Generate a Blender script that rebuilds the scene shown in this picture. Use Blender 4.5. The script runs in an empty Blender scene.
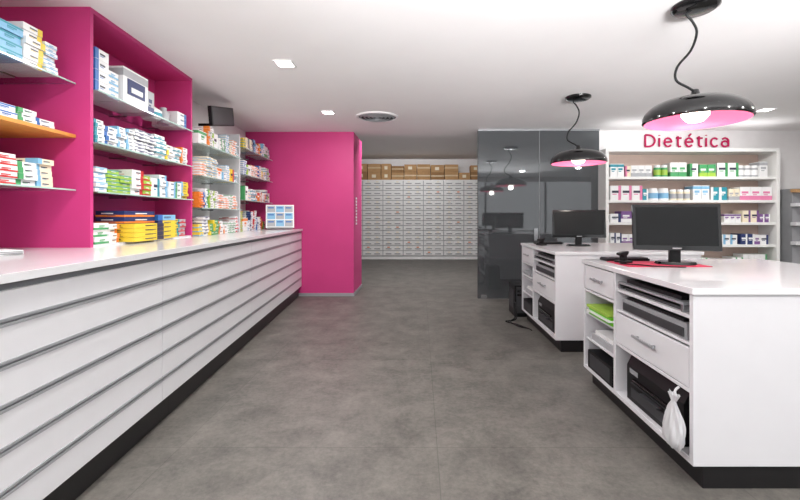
import bpy, bmesh, math, random
from mathutils import Vector, Matrix
random.seed(11)
sc=bpy.context.scene
sc.view_settings.view_transform='Standard'
H=1.35; F=420.0; CE=2.77
# ---------------- materials ----------------
def lin(c):
    return tuple(((v/255)/12.92 if v/255<=0.04045 else (((v/255)+0.055)/1.055)**2.4) for v in c)+(1,)
MATS={}
def mat(name,rgb,rough=0.5,metal=0.0,spec=0.5,coat=0.0,noise=0.0,nscale=8.0,bump=0.0,emit=None,estr=0):
    m=bpy.data.materials.new(name); m.use_nodes=True
    nt=m.node_tree; b=nt.nodes['Principled BSDF']; c=lin(rgb)
    b.inputs['Base Color'].default_value=c
    b.inputs['Roughness'].default_value=rough
    b.inputs['Metallic'].default_value=metal
    b.inputs['Specular IOR Level'].default_value=spec
    b.inputs['Coat Weight'].default_value=coat
    if emit:
        b.inputs['Emission Color'].default_value=lin(emit); b.inputs['Emission Strength'].default_value=estr
    if noise>0 or bump>0:
        tc=nt.nodes.new('ShaderNodeTexCoord'); n=nt.nodes.new('ShaderNodeTexNoise')
        n.inputs['Scale'].default_value=nscale; n.inputs['Detail'].default_value=6
        nt.links.new(tc.outputs['Object'],n.inputs['Vector'])
        if noise>0:
            r=nt.nodes.new('ShaderNodeValToRGB')
            r.color_ramp.elements[0].position=0.3; r.color_ramp.elements[1].position=0.7
            r.color_ramp.elements[0].color=tuple(v*(1-noise) for v in c[:3])+(1,)
            r.color_ramp.elements[1].color=tuple(min(1,v*(1+noise)) for v in c[:3])+(1,)
            nt.links.new(n.outputs['Fac'],r.inputs['Fac']); nt.links.new(r.outputs['Color'],b.inputs['Base Color'])
        if bump>0:
            bp=nt.nodes.new('ShaderNodeBump'); bp.inputs['Strength'].default_value=bump
            nt.links.new(n.outputs['Fac'],bp.inputs['Height']); nt.links.new(bp.outputs['Normal'],b.inputs['Normal'])
    MATS[name]=m; return m
mat('wall_white',(238,236,236),0.7,noise=0.02)
mat('ceiling_paint',(246,244,244),0.9,noise=0.01,nscale=3)
mat('pink_paint',(203,62,128),0.5,noise=0.03,nscale=3,spec=.35)
mat('laminate_white',(222,222,225),0.32,noise=0.01)
mat('top_white',(226,226,228),0.15,coat=0.2,noise=0.01)
mat('groove',(118,120,124),0.6,noise=0.03)
mat('drawer_gap',(165,165,165),0.6,noise=0.03)
mat('drawer_white',(236,236,234),0.4,noise=0.01)
mat('aluminium',(172,174,178),0.35,metal=0.4,noise=0.03,nscale=20)
mat('plinth_black',(20,19,21),0.4,noise=0.1)
mat('black_plastic',(20,20,22),0.45,noise=0.1,nscale=30,spec=.25)
mat('black_gloss',(10,10,12),0.12,coat=0.3,noise=0.05)
mat('screen',(26,28,29),0.3,noise=0.05,spec=.2)
mat('dark_grey',(55,56,59),0.5,noise=0.08)
mat('mid_grey',(150,151,154),0.5,noise=0.04)
mat('steel',(170,172,175),0.25,metal=0.9,noise=0.03)
mat('cardboard',(190,150,105),0.85,noise=0.1,nscale=6)
mat('cardboard_dark',(160,122,82),0.85,noise=0.1,nscale=6)
mat('tape',(215,190,150),0.4,noise=0.05)
mat('shelf_back',(205,182,170),0.6,noise=0.03)
mat('lamp_pink',(225,110,150),0.45,noise=0.03,emit=(225,105,145),estr=0.08)
mat('bulb',(255,250,240),0.4,emit=(255,244,225),estr=9,noise=0.01)
mat('led',(255,255,255),0.4,emit=(255,253,250),estr=14,noise=0.01)
mat('mat_red',(190,40,75),0.7,noise=0.05)
mat('sign_magenta',(195,32,92),0.6,noise=0.02,spec=.2)
mat('bag',(235,236,238),0.3,noise=0.03,nscale=20,bump=0.3)
MATS['bag'].node_tree.nodes['Principled BSDF'].inputs['Transmission Weight'].default_value=.3
mat('orange_shelf',(220,150,70),0.45,noise=0.08,nscale=14)
mat('vent_dark',(60,60,62),0.7,noise=0.05)
P={'p_white':(238,238,238),'p_blue':(50,108,180),'p_sky':(130,184,218),'p_green':(75,158,100),'p_lime':(160,195,75),
'p_orange':(230,130,50),'p_yellow':(234,204,60),'p_teal':(50,148,165),'p_red':(198,52,54),'p_purple':(125,85,145),
'p_navy':(40,55,105),'p_grey':(172,174,178),'p_cream':(238,226,200),'p_text':(50,52,72),'p_pink':(226,130,170),'p_brightgreen':(110,205,40)}
for k,v in P.items(): mat(k,v,0.4,noise=0.03,nscale=15)
def glassmat(name,tint,mixf,gr=0.02,diff=None,df=0.0,fs=1.0):
    m=bpy.data.materials.new(name); m.use_nodes=True; nt=m.node_tree; nt.nodes.clear()
    o=nt.nodes.new('ShaderNodeOutputMaterial'); t=nt.nodes.new('ShaderNodeBsdfTransparent'); t.inputs[0].default_value=tint
    g=nt.nodes.new('ShaderNodeBsdfGlossy'); g.inputs['Roughness'].default_value=gr; g.inputs[0].default_value=(.85,.88,.9,1)
    fr=nt.nodes.new('ShaderNodeFresnel'); fr.inputs[0].default_value=1.5
    ad=nt.nodes.new('ShaderNodeMath'); ad.operation='MULTIPLY_ADD'; ad.inputs[1].default_value=fs; ad.inputs[2].default_value=mixf
    nt.links.new(fr.outputs[0],ad.inputs[0])
    base=t.outputs[0]
    if diff:
        d=nt.nodes.new('ShaderNodeBsdfDiffuse'); d.inputs[0].default_value=diff
        m2=nt.nodes.new('ShaderNodeMixShader'); m2.inputs[0].default_value=df
        nt.links.new(t.outputs[0],m2.inputs[1]); nt.links.new(d.outputs[0],m2.inputs[2]); base=m2.outputs[0]
    mx=nt.nodes.new('ShaderNodeMixShader'); nt.links.new(ad.outputs[0],mx.inputs[0]); nt.links.new(base,mx.inputs[1]); nt.links.new(g.outputs[0],mx.inputs[2])
    nt.links.new(mx.outputs[0],o.inputs[0]); MATS[name]=m
glassmat('shelf_glass',(0.93,0.97,0.96,1),0.02,fs=.4)
glassmat('smoked_glass',(0.28,0.295,0.31,1),0.05,0.03,(0.13,0.14,0.15,1),0.45)
mat('glass_edge',(175,205,196),0.15,noise=0.03,spec=0.8)
def floor_mat():
    m=bpy.data.materials.new('floor_tile'); m.use_nodes=True; nt=m.node_tree; b=nt.nodes['Principled BSDF']
    N=nt.nodes.new; L=nt.links.new
    tc=N('ShaderNodeTexCoord')
    n1=N('ShaderNodeTexNoise'); n1.inputs['Scale'].default_value=3.2; n1.inputs['Detail'].default_value=12; n1.inputs['Roughness'].default_value=0.75; n1.inputs['Distortion'].default_value=.3
    n2=N('ShaderNodeTexNoise'); n2.inputs['Scale'].default_value=30; n2.inputs['Detail'].default_value=8; n2.inputs['Roughness'].default_value=.8
    L(tc.outputs['Object'],n1.inputs[0]); L(tc.outputs['Object'],n2.inputs[0])
    ma=N('ShaderNodeMath'); ma.operation='MULTIPLY_ADD'; ma.inputs[1].default_value=0.6
    L(n1.outputs['Fac'],ma.inputs[0])
    mb=N('ShaderNodeMath'); mb.operation='MULTIPLY'; mb.inputs[1].default_value=0.4; L(n2.outputs['Fac'],mb.inputs[0]); L(mb.outputs[0],ma.inputs[2])
    r=N('ShaderNodeValToRGB'); r.color_ramp.elements[0].position=0.36; r.color_ramp.elements[1].position=0.64
    r.color_ramp.elements[0].color=lin((73,71,68)); r.color_ramp.elements[1].color=lin((123,119,113))
    L(ma.outputs[0],r.inputs['Fac'])
    br=N('ShaderNodeTexBrick'); br.offset=0.0; br.inputs['Scale'].default_value=1.0
    br.inputs['Brick Width'].default_value=1.5; br.inputs['Row Height'].default_value=1.5; br.inputs['Mortar Size'].default_value=0.0025
    br.inputs['Mortar Smooth'].default_value=0.1
    br.inputs['Color1'].default_value=(1,1,1,1); br.inputs['Color2'].default_value=(0.9,0.9,0.9,1); br.inputs['Mortar'].default_value=(0.68,0.68,0.68,1)
    mp2=N('ShaderNodeMapping'); mp2.inputs['Location'].default_value=(-0.1,-5.45+4.5,0); L(tc.outputs['Object'],mp2.inputs[0]); L(mp2.outputs[0],br.inputs[0])
    mx=N('ShaderNodeMix'); mx.data_type='RGBA'; mx.blend_type='MULTIPLY'; mx.inputs[0].default_value=1
    L(r.outputs[0],mx.inputs[6]); L(br.outputs['Color'],mx.inputs[7]); L(mx.outputs[2],b.inputs['Base Color'])
    b.inputs['Roughness'].default_value=0.48; b.inputs['Specular IOR Level'].default_value=0.35
    bp=N('ShaderNodeBump'); bp.inputs['Strength'].default_value=0.06; L(n2.outputs['Fac'],bp.inputs['Height']); L(bp.outputs[0],b.inputs['Normal'])
    MATS['floor_tile']=m
floor_mat()
# ---------------- mesh builder ----------------
def ident(p): return p
def left(p): # local (s outward from aisle, y, z)
    return (-1.43-0.08*p[1]-p[0],p[1],p[2])
class MB:
    def __init__(s,name,fn=ident):
        s.name=name; s.fn=fn; s.v=[]; s.f=[]; s.mi=[]; s.sm=[]; s.mats=[]; s.M=None
    def mid(s,m):
        if m not in s.mats: s.mats.append(m)
        return s.mats.index(m)
    def pt(s,p):
        if s.M is not None: p=tuple(s.M@Vector(p))
        return s.fn(p)
    def raw(s,vs,fs,m,smooth=False):
        o=len(s.v); s.v+= [s.pt(p) for p in vs]
        k=s.mid(m)
        for f in fs: s.f.append([o+i for i in f]); s.mi.append(k); s.sm.append(smooth)
    def box(s,x0,x1,y0,y1,z0,z1,m):
        vs=[(x0,y0,z0),(x1,y0,z0),(x1,y1,z0),(x0,y1,z0),(x0,y0,z1),(x1,y0,z1),(x1,y1,z1),(x0,y1,z1)]
        s.raw(vs,[(0,3,2,1),(4,5,6,7),(0,1,5,4),(1,2,6,5),(2,3,7,6),(3,0,4,7)],m)
    def prism(s,prof,y0,y1,m):
        n=len(prof); vs=[(x,y0,z) for x,z in prof]+[(x,y1,z) for x,z in prof]
        fs=[tuple(range(n)),tuple(range(2*n-1,n-1,-1))]+[(i,i+n,(i+1)%n+n,(i+1)%n) for i in range(n)]
        s.raw(vs,fs,m)
    def lathe(s,c,prof,m,n=32,smooth=True,cap=True):
        vs=[];fs=[]
        for r,z in prof:
            for i in range(n):
                a=2*math.pi*i/n; vs.append((c[0]+r*math.cos(a),c[1]+r*math.sin(a),c[2]+z))
        for k in range(len(prof)-1):
            for i in range(n): fs.append((k*n+i,k*n+(i+1)%n,(k+1)*n+(i+1)%n,(k+1)*n+i))
        s.raw(vs,fs,m,smooth)
        if cap:
            k=len(prof)-1
            s.raw([vs[i] for i in range(n)],[tuple(range(n))],m)
            s.raw([vs[k*n+i] for i in range(n)],[tuple(range(n))],m)
    def tube(s,pts,r,m,n=10):
        vs=[];fs=[];pts=[Vector(p) for p in pts]
        for j,p in enumerate(pts):
            t=(pts[min(j+1,len(pts)-1)]-pts[max(j-1,0)]).normalized()
            u=t.orthogonal().normalized() if j==0 else (u-t*u.dot(t)).normalized()
            w=t.cross(u)
            for i in range(n):
                a=2*math.pi*i/n; vs.append(tuple(p+r*(u*math.cos(a)+w*math.sin(a))))
        for j in range(len(pts)-1):
            for i in range(n): fs.append((j*n+i,j*n+(i+1)%n,(j+1)*n+(i+1)%n,(j+1)*n+i))
        fs.append(tuple(range(n))); fs.append(tuple(range((len(pts)-1)*n,len(pts)*n)))
        s.raw(vs,fs,m,True)
    def done(s,bevel=0.0,recalc=True,parent=None):
        me=bpy.data.meshes.new(s.name); me.from_pydata(s.v,[],s.f)
        for m in s.mats: me.materials.append(MATS[m])
        for i,p in enumerate(me.polygons): p.material_index=s.mi[i]; p.use_smooth=s.sm[i]
        if recalc:
            bm=bmesh.new(); bm.from_mesh(me); bmesh.ops.recalc_face_normals(bm,faces=bm.faces[:]); bm.to_mesh(me); bm.free()
        o=bpy.data.objects.new(s.name,me); sc.collection.objects.link(o)
        if bevel>0:
            b=o.modifiers.new('bevel','BEVEL'); b.width=bevel; b.segments=2; b.limit_method='ANGLE'
        if parent: o.parent=parent
        return o
def smoothcurve(pts,k=8):
    out=[];P_=[Vector(p) for p in pts]; P_=[P_[0]]+P_+[P_[-1]]
    for i in range(1,len(P_)-2):
        for j in range(k):
            t=j/k; a,b,c,d=P_[i-1],P_[i],P_[i+1],P_[i+2]
            out.append(0.5*((2*b)+(c-a)*t+(2*a-5*b+4*c-d)*t*t+(3*b-a-3*c+d)*t**3))
    out.append(P_[-2]); return out
# ---------------- room shell ----------------
RW=7.2; YF=-1.6; YB=13.7
o=MB('floor'); o.box(-4.6,RW+.2,YF-.2,YB+.2,-0.1,0,'floor_tile'); o.done()
o=MB('ceiling'); o.box(-4.6,RW+.2,YF-.2,7.3,CE,CE+0.1,'ceiling_paint'); o.done()
o=MB('ceiling_stockroom'); o.box(-4.6,RW+.2,7.3,YB+.2,3.2,3.3,'ceiling_paint'); o.box(-4.6,RW+.2,7.25,7.3,CE+.1,3.2,'ceiling_paint'); o.done()
o=MB('wall_left',left)
o.box(0.95,1.1,4.35,7.09,0,CE,'wall_white'); o.box(0.95,1.1,2.88,4.35,0,CE,'pink_paint'); o.box(1.3,1.45,YF,2.85,0,CE,'pink_paint'); o.done()
o=MB('wall_pink'); o.box(-4.5,-1.12,7.09,8.05,0,CE,'pink_paint'); o.done()
o=MB('baseboard_pink'); o.box(-2.05,-1.108,7.075,7.09,0,0.05,'aluminium'); o.box(-1.12,-1.108,7.09,8.05,0,0.05,'aluminium'); o.done()
o=MB('wall_stockroom_left'); o.box(-4.6,-4.5,7.09,YB,0,3.2,'wall_white'); o.done()
o=MB('wall_stockroom_back'); o.box(-4.6,RW,YB,YB+.15,0,3.2,'wall_white'); o.done()
o=MB('wall_back'); o.box(2.94,RW,6.98,7.15,0,CE,'wall_white'); o.done()
o=MB('wall_right'); o.box(RW,RW+.15,YF,YB,0,3.2,'wall_white'); o.done()
o=MB('wall_front'); o.box(-1.3-1.2,RW,YF-.15,YF,2.6,CE,'wall_white'); o.box(-2.8,-2.2,YF-.15,YF,0,2.6,'wall_white'); o.box(RW-.5,RW,YF-.15,YF,0,2.6,'wall_white')
for x in (0.2,2.4,4.6): o.box(x-.03,x+.03,YF-.1,YF-.04,0,2.6,'dark_grey')
o.done()
# ---------------- left counter ----------------
o=MB('pharmacy_counter',left)
Y0,Y1=-0.6,7.08
o.box(0.05,1.28,Y0,2.85,0,0.17,'plinth_black'); o.box(0.05,0.94,2.85,Y1,0,0.17,'plinth_black')
rows=[0.17,0.31,0.47,0.63,0.79,0.95,1.085]
o.box(0.02,0.10,Y0,Y1,0.17,1.10,'groove')
joints=[Y0,0.9,2.68,4.45,6.2,Y1]
for a,b in zip(joints[:-1],joints[1:]):
    for i in range(6):
        z0,z1=rows[i],rows[i+1]
        o.box(0.0,0.03,a+.0025,b-.0025,z0+(0.016 if i else 0),z1-0.016,'laminate_white')
        if i:
            o.box(-0.004,0.025,a+.0025,b-.0025,z0+0.004,z0+0.016,'aluminium')
            o.box(0.010,0.025,a+.0025,b-.0025,z0-0.004,z0+0.004,'mid_grey')
            o.box(-0.004,0.025,a+.0025,b-.0025,z0-0.016,z0-0.004,'aluminium')
o.box(-0.02,1.28,Y0,2.85,1.10,1.135,'top_white'); o.box(-0.02,0.945,2.85,Y1,1.10,1.135,'top_white')
o.done(0.001)
# ---------------- products ----------------
ACC=['p_blue','p_sky','p_green','p_lime','p_orange','p_teal','p_red','p_navy','p_sky','p_orange','p_yellow','p_green','p_blue','p_sky','p_teal']
def product(o,x0,x1,y0,y1,z0,z1,base,acc,style,front='x'):
    g=0.0008
    o.box(x0,x1,y0,y1,z0,z1,base)
    h=z1-z0; w=(y1-y0) if front=='x' else (x1-x0)
    if style==0: o.box(x0-g,x1+g,y0-g,y1+g,z0+.002,z0+h*.33,acc)
    elif style==1:
        if front=='x': o.box(x0-g,x1+g,y0-g,y0+w*.25,z0+.001,z1+g,acc) if z1-z0>.1 else o.box(x0-g,x0+(x1-x0)*.3,y0-g,y0+w*.25,z0+.001,z1+g,acc)
        else: o.box(x0-g,x0+w*.3,y0-g,y1+g,z0+.001,z1+g,acc)
    elif style==2: o.box(x0-g,x1+g,y0-g,y1+g,z1-h*.25,z1-h*.05,acc)
    elif style==3:
        if front=='x': o.box(x0-g,x1+g,y1-w*.25,y1+g,z0+.001,z1+g,acc)
        else: o.box(x1-w*.25,x1+g,y0-g,y1+g,z0+.001,z1+g,acc)
    t=2*g; tz0=z0+h*.5; tz1=z0+h*.66
    tm='p_text' if base in('p_white','p_cream','p_grey','p_yellow','p_sky') else 'p_white'
    if style%2==0 and tm=='p_text': tm=acc
    if front=='x':
        o.box(x0-t,x0+.001,y0+w*.34,y0+w*.72,tz0,tz1,tm)
        d=x1-x0; o.box(x0+d*.25+.03,x0+d*.8,y0-t,y0+.001,tz0,tz1,tm)
        o.box(x0+d*.3,x0+d*.6,y0-t,y0+.001,z0+h*.18,z0+h*.26,acc if style!=0 else base)
        o.box(x0-t,x0+.001,y0+w*.34,y0+w*.6,z0+h*.36,z0+h*.42,acc)
    else:
        o.box(x0+w*.15,x0+w*.8,y0-t,y0+.001,tz0,tz1,tm)
        o.box(x0+w*.2,x0+w*.6,y0-t,y0+.001,z0+h*.38,z0+h*.44,acc)
def shelf_fill(o,s0,s1,y0,y1,z,hmax,fill=0.99,bigp=.2,dep=.22):
    y=y0+.01
    while y<y1-.07:
        big=random.random()<bigp
        L=random.uniform(.09,.17) if not big else random.uniform(.13,.22)
        th=random.choice([.028,.035,.042,.05]) if not big else random.uniform(.12,.2)
        base=random.choices(['p_white','p_cream','p_yellow','p_grey','p_sky','p_lime','p_orange','p_green','p_red'],[22,2,1.2,.7,1,.8,.6,.5,.2])[0]
        acc=random.choice([a for a in ACC if a!=base]); st=random.choice([0,1,2,3,0,1])
        if L>y1-y-.01: L=y1-y-.012
        n=max(1,int(hmax*random.uniform(.7,1.0)/th))
        reps=1 if big else random.choice([1,1,2])
        for r in range(reps):
            if y+L>y1: break
            zz=z+.001
            nn=max(1,n-random.choice([0,0,1]))
            for k in range(nn):
                js=random.uniform(0,.025); jy=random.uniform(0,.006)
                product(o,s0+.01+js,min(s0+dep+js,s1),y+jy,y+L-.007+jy,zz,zz+th-.001,base,acc,st)
                zz+=th
            y+=L
        if random.random()>fill: y+=.05
def shelf(o,s0,s1,y0,y1,z,kind='glass'):
    if kind=='glass':
        o.box(s0+.004,s1,y0,y1,z-.01,z,'shelf_glass'); o.box(s0,s0+.004,y0,y1,z-.01,z,'glass_edge')
    else: o.box(s0,s1,y0,y1,z-.022,z,kind)
SH=MB('glass_shelves',left); PR=MB('medicine_boxes',left)
for z,k,hm in ((2.25,'glass',.26),(1.9,'orange_shelf',.15),(1.53,'glass',.22)):
    shelf(SH,0.67,1.3,0.8,2.84,z,k)
    shelf_fill(PR,.69,.97,1.0,2.74,z,hm,bigp=.05,dep=.27); shelf_fill(PR,.98,1.28,1.0,2.78,z,hm+.03,bigp=.2,dep=.28)
for z in (2.25,1.9,1.53):
    for yy in (1.3,2.5): SH.box(0.95,1.3,yy,yy+.012,z-.035,z-.022,'steel')
FR=MB('pink_shelf_surround',left)
FR.box(0.58,1.3,2.85,2.88,1.135,CE,'pink_paint'); FR.box(0.58,0.95,4.32,4.35,1.135,CE,'pink_paint'); FR.box(0.58,0.95,2.88,4.32,CE-.03,CE,'pink_paint')
FR.box(0.58,0.95,2.88,4.32,1.135,1.15,'laminate_white')
FR.done()
for z in (2.22,1.86,1.52):
    shelf(SH,0.55,0.95,2.885,4.315,z)
    for yy in (3.1,3.6,4.1): SH.box(0.8,0.95,yy,yy+.01,z-.022,z-.01,'steel')
def stack(s0,s1,y,L,z,th,n,base,acc,st):
    for k in range(n): product(PR,s0,s1,y,y+L,z+.001+k*th,z+k*th+th-.001,base,acc,st)
stack(.58,.8,2.9,.14,2.22,.075,4,'p_white','p_blue',1)
stack(.6,.85,3.05,.13,2.22,.05,4,'p_white','p_sky',0)
stack(.58,.85,3.21,.33,2.22,.28,1,'p_white','p_grey',2); PR.box(.575,.58,3.26,3.49,2.3,2.42,'p_navy'); PR.box(.57,.576,3.3,3.45,2.32,2.36,'p_white')
stack(.6,.85,3.55,.12,2.22,.2,1,'p_grey','p_navy',0)
PR.lathe((.7,3.8,2.221),[(.07,0),(.09,.03),(.09,.08),(.06,.1),(.03,.12)],'p_white',20); PR.lathe((.7,3.8,2.25),[(.092,0),(.092,.03)],'p_teal',20,cap=False)
PR.lathe((.68,3.97,2.221),[(.05,0),(.055,.1),(.03,.12),(.03,.15)],'p_grey',18)
stack(.6,.85,4.08,.18,2.22,.05,3,'p_white','p_blue',3)
shelf_fill(PR,0.57,0.93,2.9,4.3,1.86,.22,bigp=.1)
shelf_fill(PR,0.57,0.93,2.9,4.3,1.52,.24,bigp=.05)
shelf_fill(PR,0.58,0.9,2.9,3.2,1.15,.2)
stack(.5,.8,3.22,.42,1.15,.035,4,'p_yellow','p_text',3); stack(.58,.8,3.22,.42,1.291,.05,2,'p_navy','p_orange',0); stack(.56,.8,3.66,.3,1.15,.04,4,'p_yellow','p_navy',1); stack(.56,.8,3.66,.3,1.311,.05,1,'p_sky','p_blue',1)
shelf_fill(PR,0.58,0.9,3.98,4.3,1.15,.24)
for z in (2.12,1.78,1.44):
    shelf(SH,0.5,0.95,4.4,5.62,z); shelf_fill(PR,0.52,0.9,4.42,5.6,z,.25)
    for yy in (4.6,5.4): SH.box(0.8,0.95,yy,yy+.01,z-.022,z-.01,'steel')
for z in (2.28,1.92,1.57,):
    shelf(SH,0.48,0.95,5.72,7.05,z); shelf_fill(PR,0.5,0.92,5.74,7.02,z,.22)
    for yy in (5.9,6.8): SH.box(0.8,0.95,yy,yy+.01,z-.022,z-.01,'steel')
shelf_fill(PR,0.52,0.9,4.4,5.6,1.136,.25); shelf_fill(PR,0.56,0.9,5.72,6.95,1.136,.32)
SH.done(); PR.done()
o=MB('shelf_divider_panel',left); o.box(0.55,0.95,5.66,5.69,1.136,2.45,'laminate_white'); o.done(0.001)
o=MB('dark_display_sign',left); o.M=Matrix.Translation((0.5,5.0,2.42))@Matrix.Rotation(math.radians(12),4,'X')
o.box(0,.04,-.34,.34,0,.22,'black_plastic'); o.box(-.003,0,-.32,.32,.015,.205,'dark_grey'); o.box(.04,.2,-.25,.25,-.0,.03,'black_plastic'); o.done(0.003)
o=MB('leaflet_stand',left); o.M=Matrix.Translation((0.27,6.72,1.158))@Matrix.Rotation(math.radians(74),4,'Z')@Matrix.Rotation(math.radians(12),4,'Y')
o.box(0,.006,-.22,.22,0,.38,'p_white')
for k in range(3):
    for r in range(3):
        y=-.2+k*.137; z=.03+r*.115
        o.box(-.003,0,y,y+.125,z,z+.1,'p_sky' if (k+r)%2 else 'p_grey'); o.box(-.005,-.003,y+.015,y+.105,z+.06,z+.08,'p_blue')
o.box(0.0,0.09,-.2,.2,0,.02,'p_white'); o.done()
o=MB('paper_sheets',left); o.M=Matrix.Translation((0.75,2.25,1.136))@Matrix.Rotation(.2,4,'Z')
for k in range(5): o.M=o.M@Matrix.Rotation(.05,4,'Z'); o.box(-.1,.1,-.15,.15,k*.005,k*.005+.004,'p_grey' if k%2 else 'p_white')
o.done()
o=MB('column_lettering')
for k in range(9): o.box(-1.119,-1.112,7.3+(k%2)*.02,7.42,1.2+k*.055,1.235+k*.055,'p_white')
o.done()
# ---------------- ceiling fixtures ----------------
def downlight(x,y,power=45):
    o=MB('recessed_downlight'); h=.085
    for a in ((-h,h,-h,-h+.015),(-h,h,h-.015,h),(-h,-h+.015,-h+.015,h-.015),(h-.015,h,-h+.015,h-.015)):
        o.box(x+a[0],x+a[1],y+a[2],y+a[3],CE-.012,CE,'wall_white')
    o.box(x-h+.015,x+h-.015,y-h+.015,y+h-.015,CE-.006,CE-.001,'led')
    o.done()
    l=bpy.data.lights.new('downlight_lamp','AREA'); l.shape='SQUARE'; l.size=.12; l.energy=power; l.color=(1,.985,.96)
    q=bpy.data.objects.new('downlight_lamp',l); q.location=(x,y,CE-.02); sc.collection.objects.link(q)
for x,y in ((-1.255,3.9),(-1.255,5.73),(-1.255,2.0),(-1.255,.3),(4.6,5.6),(4.6,3.5),(4.6,1.5),(1.2,.3),(3.2,0.6)): downlight(x,y,28)
o=MB('ceiling_air_vent'); c=(-.61,6.0,CE)
o.lathe(c,[(.30,0),(.30,-.012),(.27,-.02),(.27,0)],'wall_white',40,cap=False)
for r in (.25,.195,.14,.085,.03):
    o.lathe(c,[(r,-.004),(r,-.01),(r-.02,-.025),(max(r-.025,.002),-.025),(r-.02,-.015)],'mid_grey',40,cap=False)
o.lathe(c,[(.28,-.001),(.28,-.003)],'vent_dark',40); o.done(recalc=False)
def pendant(x,y,zr,R):
    o=MB('pendant_lamp'); hgt=R*.44; prof=[]
    for i in range(13):
        t=i/12*math.pi/2*.93
        prof.append((R*math.cos(t)**.75 ,hgt*math.sin(t)))
    prof=[(R,-.012)]+prof
    o.lathe((x,y,zr),prof,'black_gloss',56,cap=False)
    inn=[(max(r-.012,.02),z-.008) for r,z in prof]
    o.lathe((x,y,zr),inn,'lamp_pink',56,cap=False)
    o.lathe((x,y,zr),[(R,-.012),(R-.012,-.02)],'black_gloss',56,cap=False)
    o.lathe((x,y,zr+hgt-.025),[(R*.28,-.02),(R*.27,.015),(R*.15,.035),(.03,.045),(.02,.08)],'black_gloss',32,cap=True)
    o.lathe((x,y,zr+.03),[(.0001,-.055),(.05,-.047),(.08,-.015),(.085,.02),(.06,.06),(.03,.09)],'bulb',24,cap=False)
    top=zr+hgt+.04
    pts=smoothcurve([(x,y,top),(x-.05,y,top+.03),(x-.13,y,top+.08),(x-.12,y,top+.17),(x-.03,y,top+.28),(x+.01,y,top+.40),(x-.02,y,CE-.11),(x-.06,y,CE-.06),(x-.02,y,CE-.03)],6)
    o.tube(pts,.008,'black_plastic')
    o.lathe((x,y,CE),[(.145,0),(.145,-.02),(.12,-.035),(.03,-.038)],'black_gloss',32)
    o.done(recalc=False)
    l=bpy.data.lights.new('pendant_bulb','POINT'); l.energy=5; l.shadow_soft_size=.05; l.color=(1,.95,.86)
    q=bpy.data.objects.new('pendant_bulb',l); q.location=(x,y,zr-.06); sc.collection.objects.link(q)
pendant(1.855,2.83,2.005,.32)
pendant(1.885,5.0,1.995,.32)
# ---------------- stockroom drawers ----------------
o=MB('drawer_cabinet'); X0,X1,YC,ZT=-2.42,2.0,13.1,2.45
o.box(X0,X1,YC+.02,YB-.02,0.0,ZT,'drawer_gap'); o.box(X0-.02,X1+.02,YC,YB-.02,ZT,ZT+.03,'drawer_white'); o.box(X0-.02,X0,YC,YB-.02,0,ZT,'drawer_white'); o.box(X1,X1+.02,YC,YB-.02,0,ZT,'drawer_white')
o.box(X0,X1,YC+.01,YC+.03,0,.08,'drawer_white')
nc=7; nr=15; cw=(X1-X0)/nc; rh=(ZT-.1)/nr
for i in range(nc):
    o.box(X0+i*cw-.008,X0+i*cw+.008,YC-.005,YC+.03,.08,ZT,'p_grey')
    for j in range(nr):
        a=X0+i*cw+.012; b=a+cw-.024; z0=.1+j*rh
        o.box(a,b,YC,YC+.03,z0+.022,z0+rh,'drawer_white')
        for q in (.27,.73):
            m=a+(b-a)*q
            o.box(m-.09,m+.09,YC-.02,YC,z0+.06,z0+.085,'mid_grey')
            if random.random()<.6: o.box(m-.04,m+.04,YC-.004,YC,z0+.105,z0+.135,'p_cream' if random.random()<.85 else 'p_orange')
o.done()
o=MB('cardboard_boxes'); x=X0+.02
while x<X1-.3:
    w=random.uniform(.3,.45); y=YC+.05; z=ZT+.031
    for k in range(2):
        h=random.uniform(.2,.27)
        if z+h>3.0: break
        m=random.choice(['cardboard','cardboard','cardboard_dark']); o.box(x,x+w-.02,y,y+.4,z,z+h-.004,m)
        if random.random()<.4: o.box(x-.001,x+w-.019,y-.002,y+.38,z+h*.45,z+h*.6,'tape')
        else: o.box(x+w*.3,x+w*.6,y-.002,y,z+h*.3,z+h*.7,'p_cream')
        z+=h
        if random.random()<.12: break
    x+=w
o.done()
# ---------------- smoked glass partition ----------------
o=MB('smoked_glass_partition')
gx=[.945,1.95,2.93]
for a,b in zip(gx[:-1],gx[1:]): o.box(a+.003,b-.003,6.86,6.87,0.015,CE-.005,'smoked_glass')
o.box(gx[0],gx[2],6.85,6.88,0,.015,'steel'); o.box(gx[0],gx[2],6.85,6.88,CE-.03,CE,'steel')
o.box(.99,1.09,6.84,6.89,.015,.07,'steel'); o.box(1.86,1.92,6.84,6.89,.95,1.15,'steel'); o.box(.94,.948,6.855,6.875,.015,CE-.03,'dark_grey')
o.box(1.947,1.953,6.858,6.872,.015,CE-.03,'mid_grey')
o.done()
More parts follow.
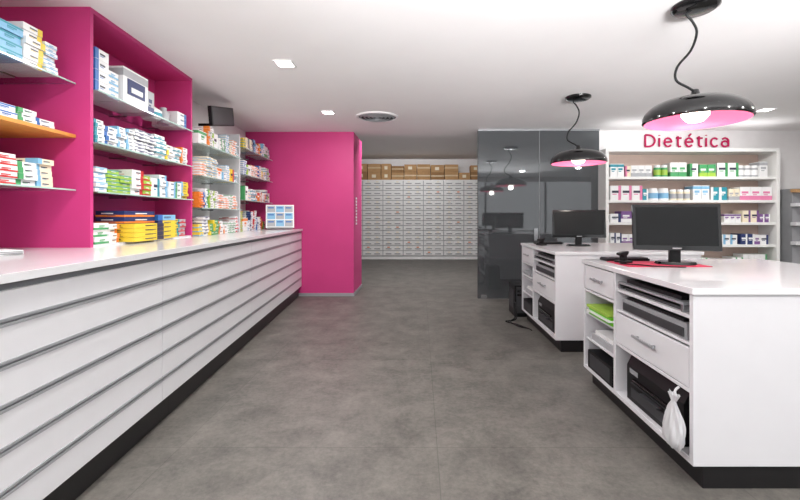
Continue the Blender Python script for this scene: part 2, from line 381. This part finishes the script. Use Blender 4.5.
# ---------------- diet shelf ----------------
o=MB('display_shelf_unit'); A,B=2.91,5.64; yf,yb=6.58,6.975; ZT=2.36
o.box(A,A+.05,yf,yb,0,ZT,'drawer_white'); o.box(B-.05,B,yf,yb,0,ZT,'drawer_white'); o.box(A,B,yf,yb,ZT,ZT+.05,'drawer_white')
o.box(A+.05,B-.05,yb-.03,yb,0,ZT,'shelf_back'); o.box(A+.05,B-.05,yf+.03,yb,0,.1,'plinth_black')
zs=[1.97,1.6,1.25,.9,.5,.1]
for z in zs: o.box(A+.05,B-.05,yf+.03,yb-.03,z-.04,z,'drawer_white'); o.box(A+.05,B-.05,yf+.025,yf+.03,z-.04,z-.0,'drawer_white')
o.done(.002)
o=MB('diet_products')
def diet(z,pal,kinds,hr):
    x=A+.1
    while x<B-.2:
        k=random.choice(kinds); w=random.choice([.09,.11,.13,.17]); h=random.uniform(*hr); n=random.choice([1,2,3])
        base,acc=random.choice(pal); st=random.randint(0,3)
        for i in range(n):
            if x+w>B-.07: break
            if k=='box': product(o,x,x+w-.006,yf+.06,yf+.28,z+.001,z+h,base,acc,st,'y')
            else:
                r=w/2-.004; c=(x+w/2,yf+.06+r,z+.001)
                o.lathe(c,[(r,0),(r,h*.78)],base,16); o.lathe(c,[(r+.001,h*.15),(r+.001,h*.6)],acc,16,cap=False); o.lathe((c[0],c[1],c[2]+h*.78),[(r*.9,0),(r*.9,h*.2),(r*.8,h*.22)],'p_white',16)
            x+=w
        x+=random.choice([.0,.02,.05])
diet(1.97,[('p_white','p_green'),('p_green','p_lime'),('p_white','p_teal'),('p_cream','p_pink'),('p_grey','p_white'),('p_white','p_grey')],['box','box','jar'],(.17,.25))
diet(1.6,[('p_white','p_sky'),('p_white','p_pink'),('p_white','p_grey'),('p_white','p_grey'),('p_cream','p_grey'),('p_sky','p_white'),('p_teal','p_white')],['box','box','jar'],(.16,.24))
diet(1.25,[('p_cream','p_purple'),('p_white','p_purple'),('p_white','p_navy'),('p_purple','p_white')],['box'],(.12,.19))
diet(.9,[('p_white','p_navy'),('p_navy','p_white'),('p_white','p_purple'),('p_white','p_sky')],['box'],(.12,.19))
diet(.5,[('p_white','p_green'),('p_white','p_blue')],['box'],(.15,.25))
o.done(recalc=False)
o=MB('sign_lettering')
def arc(cx,cz,rx,rz,a0,a1,n=14): return [(cx+rx*math.cos(math.radians(a0+(a1-a0)*i/n)),cz+rz*math.sin(math.radians(a0+(a1-a0)*i/n))) for i in range(n+1)]
def letter(ch,X):
    xh=.14; ca=.19; S=[]; w=.13
    if ch=='D': S=[[(0,0),(0,ca)],[(0,ca),(.05,ca)]+arc(.05,ca/2,.11,ca/2,90,-90)+[(0,0)]]; w=.2
    if ch=='i': S=[[(0,0),(0,xh)],[(0,ca-.01),(0,ca+.0)]]; w=.045
    if ch=='t': S=[[(.03,ca-.02),(.03,.035)]+arc(.06,.03,.03,.03,180,300,6),[(0,xh),(.085,xh)]]; w=.115
    if ch in 'eE':
        S=[[(.005,xh/2+.005),(.125,xh/2+.005)]+arc(.065,xh/2,.06,xh/2,5,320)]; w=.165
        if ch=='E': S.append([(.06,xh+.03),(.095,ca+.02)])
    if ch=='c': S=[arc(.062,xh/2,.06,xh/2,45,315)]; w=.145
    if ch=='a': S=[arc(.055,xh-.05,.055,.05,140,0)+[(.11,0)],arc(.055,.045,.055,.045,0,360,18)]; w=.14
    for s in S: o.tube([(X+a,6.955,2.5+b) for a,b in s],.015,'sign_magenta',8)
    return w+.034
X=3.73
for ch in 'DietEtica': X+=letter(ch,X)
o.done(recalc=True)
o=MB('grey_wall_cabinet')
o.box(5.85,RW-.02,6.6,6.97,0,1.78,'mid_grey')
for z in (.5,.9,1.2,1.5,1.72): o.box(5.82,RW-.02,6.5,6.6,z,z+.05,'laminate_white' if z<1.7 else 'cardboard')
for z in (.5,.9,1.2,1.5): o.box(6.0,6.9,6.54,6.6,z+.051,z+.2,'p_grey')
o.done(.002)
# ---------------- service desks ----------------
def desk(Y):
    o=MB('service_desk'); xa,xb=1.34,2.78; L=1.38; m=.82; T='laminate_white'
    def b(x0,x1,y0,y1,z0,z1,mm=T): o.box(x0,x1,Y+y0,Y+y1,z0,z1,mm)
    b(xa+.06,xb-.05,.02,L-.03,0,.12,'plinth_black')
    b(xa,xb,0,.03,.12,.965); b(xa,xb-.1,L-.03,L,.12,.965); b(xb-.13,xb-.1,.03,L-.03,.12,.965)
    b(xa-.012,xb+.02,-.012,L+.01,.965,.997,'top_white')
    b(xa,xb-.13,.03,L-.03,.12,.15)
    b(xa,xa+.62,m,m+.03,.15,.965)
    b(xa+.6,xa+.62,.03,L-.03,.15,.965)
    b(xa+.01,xa+.6,.03,m,.835,.855); b(xa+.01,xa+.6,.03,m,.70,.715)
    b(xa,xa+.02,.035,m-.005,.495,.69); b(xa+.02,xa+.5,.06,m-.03,.5,.66,'mid_grey')
    b(xa,xa+.6,.03,m,.47,.49)
    for yy in (.33,.51): b(xa-.022,xa,yy,yy+.012,.6,.612,'steel')
    b(xa-.03,xa-.02,.31,.55,.598,.614,'aluminium')
    b(xa+.0,xa+.5,.08,m-.04,.895,.908,'aluminium'); b(xa+.03,xa+.2,.14,m-.1,.908,.93,'black_plastic'); b(xa+.0,xa+.5,.08,.1,.86,.895,'steel'); b(xa,xa+.5,m-.06,m-.04,.86,.895,'steel')
    b(xa+.03,xa+.5,.12,m-.08,.856,.872,'dark_grey')
    b(xa+.02,xa+.45,.08,m-.06,.716,.80,'mid_grey'); b(xa+.012,xa+.02,.1,m-.08,.728,.775,'dark_grey'); b(xa+.03,xa+.4,.12,m-.1,.80,.815,'black_plastic')
    b(xa,xa+.02,m+.035,L-.035,.77,.955); b(xa,xa+.6,m+.03,L-.03,.745,.762)
    for yy in (m+.2,m+.34): b(xa-.022,xa,yy,yy+.012,.86,.872,'steel')
    b(xa-.03,xa-.02,m+.18,m+.37,.858,.874,'aluminium')
    for z in (.56,.36): b(xa+.01,xa+.6,m+.03,L-.03,z,z+.016)
    o.done(.002)
def printer(x,y,z):
    o=MB('laser_printer'); o.M=Matrix.Translation((x,y,z))
    o.prism([(0,0),(.42,0),(.42,.26),(.2,.29),(.03,.28),(0,.22)],0,.6,'black_plastic')
    o.box(-.004,0,.06,.54,.03,.09,'dark_grey'); o.box(-.006,0,.06,.54,.12,.125,'dark_grey'); o.box(-.02,0,.1,.5,.15,.16,'black_gloss')
    o.box(.06,.3,.1,.45,.287,.294,'black_gloss'); o.box(-.003,0,.46,.56,.18,.21,'mid_grey'); o.box(-.03,0.01,.2,.4,.1,.11,'dark_grey'); o.done(.006)
def small_items(Y,green=True):
    xa=1.34;m=.82
    o=MB('stationery_trays')
    y0=Y+m+.05
    c1,c2=('p_brightgreen','p_brightgreen') if green else ('p_grey','mid_grey')
    for k,(c,z) in enumerate(((c1,.577),('p_white',.6),(c2,.612),('p_lime' if green else 'p_grey',.635))):
        o.box(xa+.0-.02*(k%2),xa+.3,y0+.01*k,y0+.4,z,z+.02 if k!=1 else z+.012,c)
    o.box(xa+.02,xa+.35,y0,y0+.4,.377,.43,'p_grey'); o.box(xa+.03,xa+.35,y0+.05,y0+.35,.43,.46,'p_white')
    o.box(xa+.0,xa+.35,y0,y0+.42,.151,.29,'black_plastic'); o.box(xa-.004,xa,y0+.03,y0+.38,.17,.27,'dark_grey')
    o.done(.003)
def monitor(x,y,z,w,h,yaw,tilt=6):
    o=MB('computer_monitor'); M0=Matrix.Translation((x,y,z))@Matrix.Rotation(-math.radians(yaw),4,'Z'); o.M=M0
    n=32; vs=[(.14*math.cos(2*math.pi*i/n),.1*math.sin(2*math.pi*i/n)) for i in range(n)]
    o.raw([(a,b,0) for a,b in vs]+[(a*.92,b*.9,.018) for a,b in vs],[tuple(range(n)),tuple(range(n,2*n))]+[(i,(i+1)%n,(i+1)%n+n,i+n) for i in range(n)],'black_gloss')
    o.box(-.035,.035,.0,.04,.015,.16,'black_plastic')
    o.M=M0@Matrix.Translation((0,0,.095))@Matrix.Rotation(-math.radians(tilt),4,'X')
    o.box(-w/2,w/2,-.035,-.005,0,h,'black_gloss'); o.box(-w/2+.04,w/2-.04,-.005,.03,.04,h-.04,'black_plastic')
    o.box(-w/2+.02,w/2-.02,-.0365,-.035,.035,h-.02,'screen'); o.box(-.03,.03,-.0365,-.035,.01,.02,'mid_grey')
    for k in range(8): o.box(-w/4,w/4,.03,.032,h*.3+k*.015,h*.3+k*.015+.006,'dark_grey')
    o.done(.004)
def keyboard(x,y,z,rot):
    o=MB('keyboard'); o.M=Matrix.Translation((x,y,z))@Matrix.Rotation(rot,4,'Z')
    o.box(-.17,.17,-.06,.06,0,.018,'black_plastic')
    for i in range(12):
        for j in range(5): o.box(-.165+i*.0275,-.165+i*.0275+.023,-.055+j*.022,-.055+j*.022+.018,.018,.025,'dark_grey')
    o.done()
D1,D2=2.06,4.15
for Y in (D1,D2): desk(Y)
printer(1.37,D1+.12,.151); printer(1.37,D2+.12,.151)
small_items(D1,True); small_items(D2,False)
monitor(1.855,3.05,1.004,.575,.335,13)
monitor(1.87,4.95,.999,.6,.325,8)
o=MB('mouse_mat'); o.box(1.44,2.02,2.9,3.24,.998,1.002,'mat_red'); o.done()
keyboard(1.62,3.33,.999,.05); keyboard(1.62,5.3,.998,.1)
def scanner(x,y,z=.998):
    o=MB('barcode_scanner'); o.M=Matrix.Translation((x,y,z))@Matrix.Rotation(.5,4,'Z')
    o.box(-.04,.04,-.05,.05,0,.015,'black_plastic'); o.prism([(-.02,.015),(.02,.015),(.015,.05),(.04,.07),(.035,.085),(-.05,.075),(-.055,.06),(-.015,.045)],-.022,.022,'black_plastic')
    o.done(.004)
scanner(1.52,3.14,1.003); scanner(1.46,5.05)
o=MB('scanner_cable'); o.tube(smoothcurve([(1.47,3.10,1.007),(1.46,3.02,1.007),(1.55,2.95,1.007),(1.62,2.88,1.006),(1.72,2.86,1.004),(1.8,2.84,1.004)],8),.004,'black_plastic'); o.done()
# plastic bag hanging in front of the printer bay: pleated sack with gathered neck
from mathutils import noise as NZ
o=MB('plastic_bag'); n=72; R_=[]
prof=[(.3,.0),(.75,.012),(.95,.04),(1.0,.08),(.92,.12),(.75,.16),(.5,.195),(.28,.22),(.2,.235),(.34,.255),(.5,.275)]
vs=[];fs=[]
dense=[]
for (r0,z0),(r1,z1) in zip(prof[:-1],prof[1:]):
    for j in range(4): dense.append((r0+(r1-r0)*j/4,z0+(z1-z0)*j/4))
dense.append(prof[-1])
for r,z in dense:
    for i in range(n):
        a=2*math.pi*i/n; k=1+.10*math.sin(7*a+z*18)+.06*math.sin(13*a-z*30)+.22*NZ.noise(Vector((math.cos(a)*1.6,math.sin(a)*1.6,z*11)))
        vs.append((1.298+.033*r*k*math.cos(a),2.15+.075*r*k*math.sin(a),.17+z+.006*math.sin(5*a)))
for k in range(len(dense)-1):
    for i in range(n): fs.append((k*n+i,k*n+(i+1)%n,(k+1)*n+(i+1)%n,(k+1)*n+i))
fs.append(tuple(range(n))); o.raw(vs,fs,'bag',True)
o.tube(smoothcurve([(1.298,2.13,.43),(1.30,2.14,.46),(1.325,2.15,.475)],5),.006,'bag'); o.done()
o=MB('computer_tower'); o.box(1.27,1.47,5.62,6.0,.0,.42,'black_plastic'); o.box(1.29,1.45,5.612,5.62,.05,.4,'dark_grey'); o.box(1.3,1.44,5.606,5.612,.33,.36,'black_gloss'); o.box(1.3,1.44,5.606,5.612,.28,.31,'black_gloss')
o.box(1.262,1.27,5.68,5.95,.1,.35,'dark_grey'); o.done(.006)
o=MB('power_cables')
for k in range(3):
    o.tube(smoothcurve([(1.25+.01*k,5.6,.2),(1.24,5.5-.05*k,.03),(1.15-.03*k,5.35,.01),(1.2,5.1+.05*k,.01),(1.29,5.0,.012),(1.31,4.92,.012)],8),.006,'black_plastic')
o.done()
# ---------------- lights ----------------
w=bpy.data.worlds.new('World'); sc.world=w; w.use_nodes=True; w.node_tree.nodes['Background'].inputs[0].default_value=(.98,.985,1,1); w.node_tree.nodes['Background'].inputs[1].default_value=1.4
def area(name,loc,rot,sx,sy,e,col=(1,1,1),spread=None):
    l=bpy.data.lights.new(name,'AREA'); l.shape='RECTANGLE'; l.size=sx; l.size_y=sy; l.energy=e; l.color=col
    if spread: l.spread=math.radians(spread)
    q=bpy.data.objects.new(name,l); q.location=loc; q.rotation_euler=[math.radians(a) for a in rot]; sc.collection.objects.link(q)
area('stockroom_fill',(0,8.1,3.12),(40,0,0),2.5,.3,120)  # added fill, hidden above the main ceiling edge, tilted to brighten the drawers
area('ceiling_fill',(1.5,-1.3,1.75),(110,0,0),5,.6,110,spread=44)  # added fill behind the camera to brighten the ceiling, no fixture there
area('ceiling_fill',(4.2,6.4,2.5),(180,0,0),2.6,.3,4)  # added fill facing up over the display shelf, lifts the far ceiling
# ---------------- camera ----------------
cam=bpy.data.cameras.new('camera'); cam.sensor_width=36; cam.lens=F/800*36; cam.shift_x=-20/800; cam.shift_y=-34/800; cam.clip_start=.05
co=bpy.data.objects.new('camera',cam); co.location=(0,0,H); co.rotation_euler=(math.pi/2,0,0); sc.collection.objects.link(co); sc.camera=co
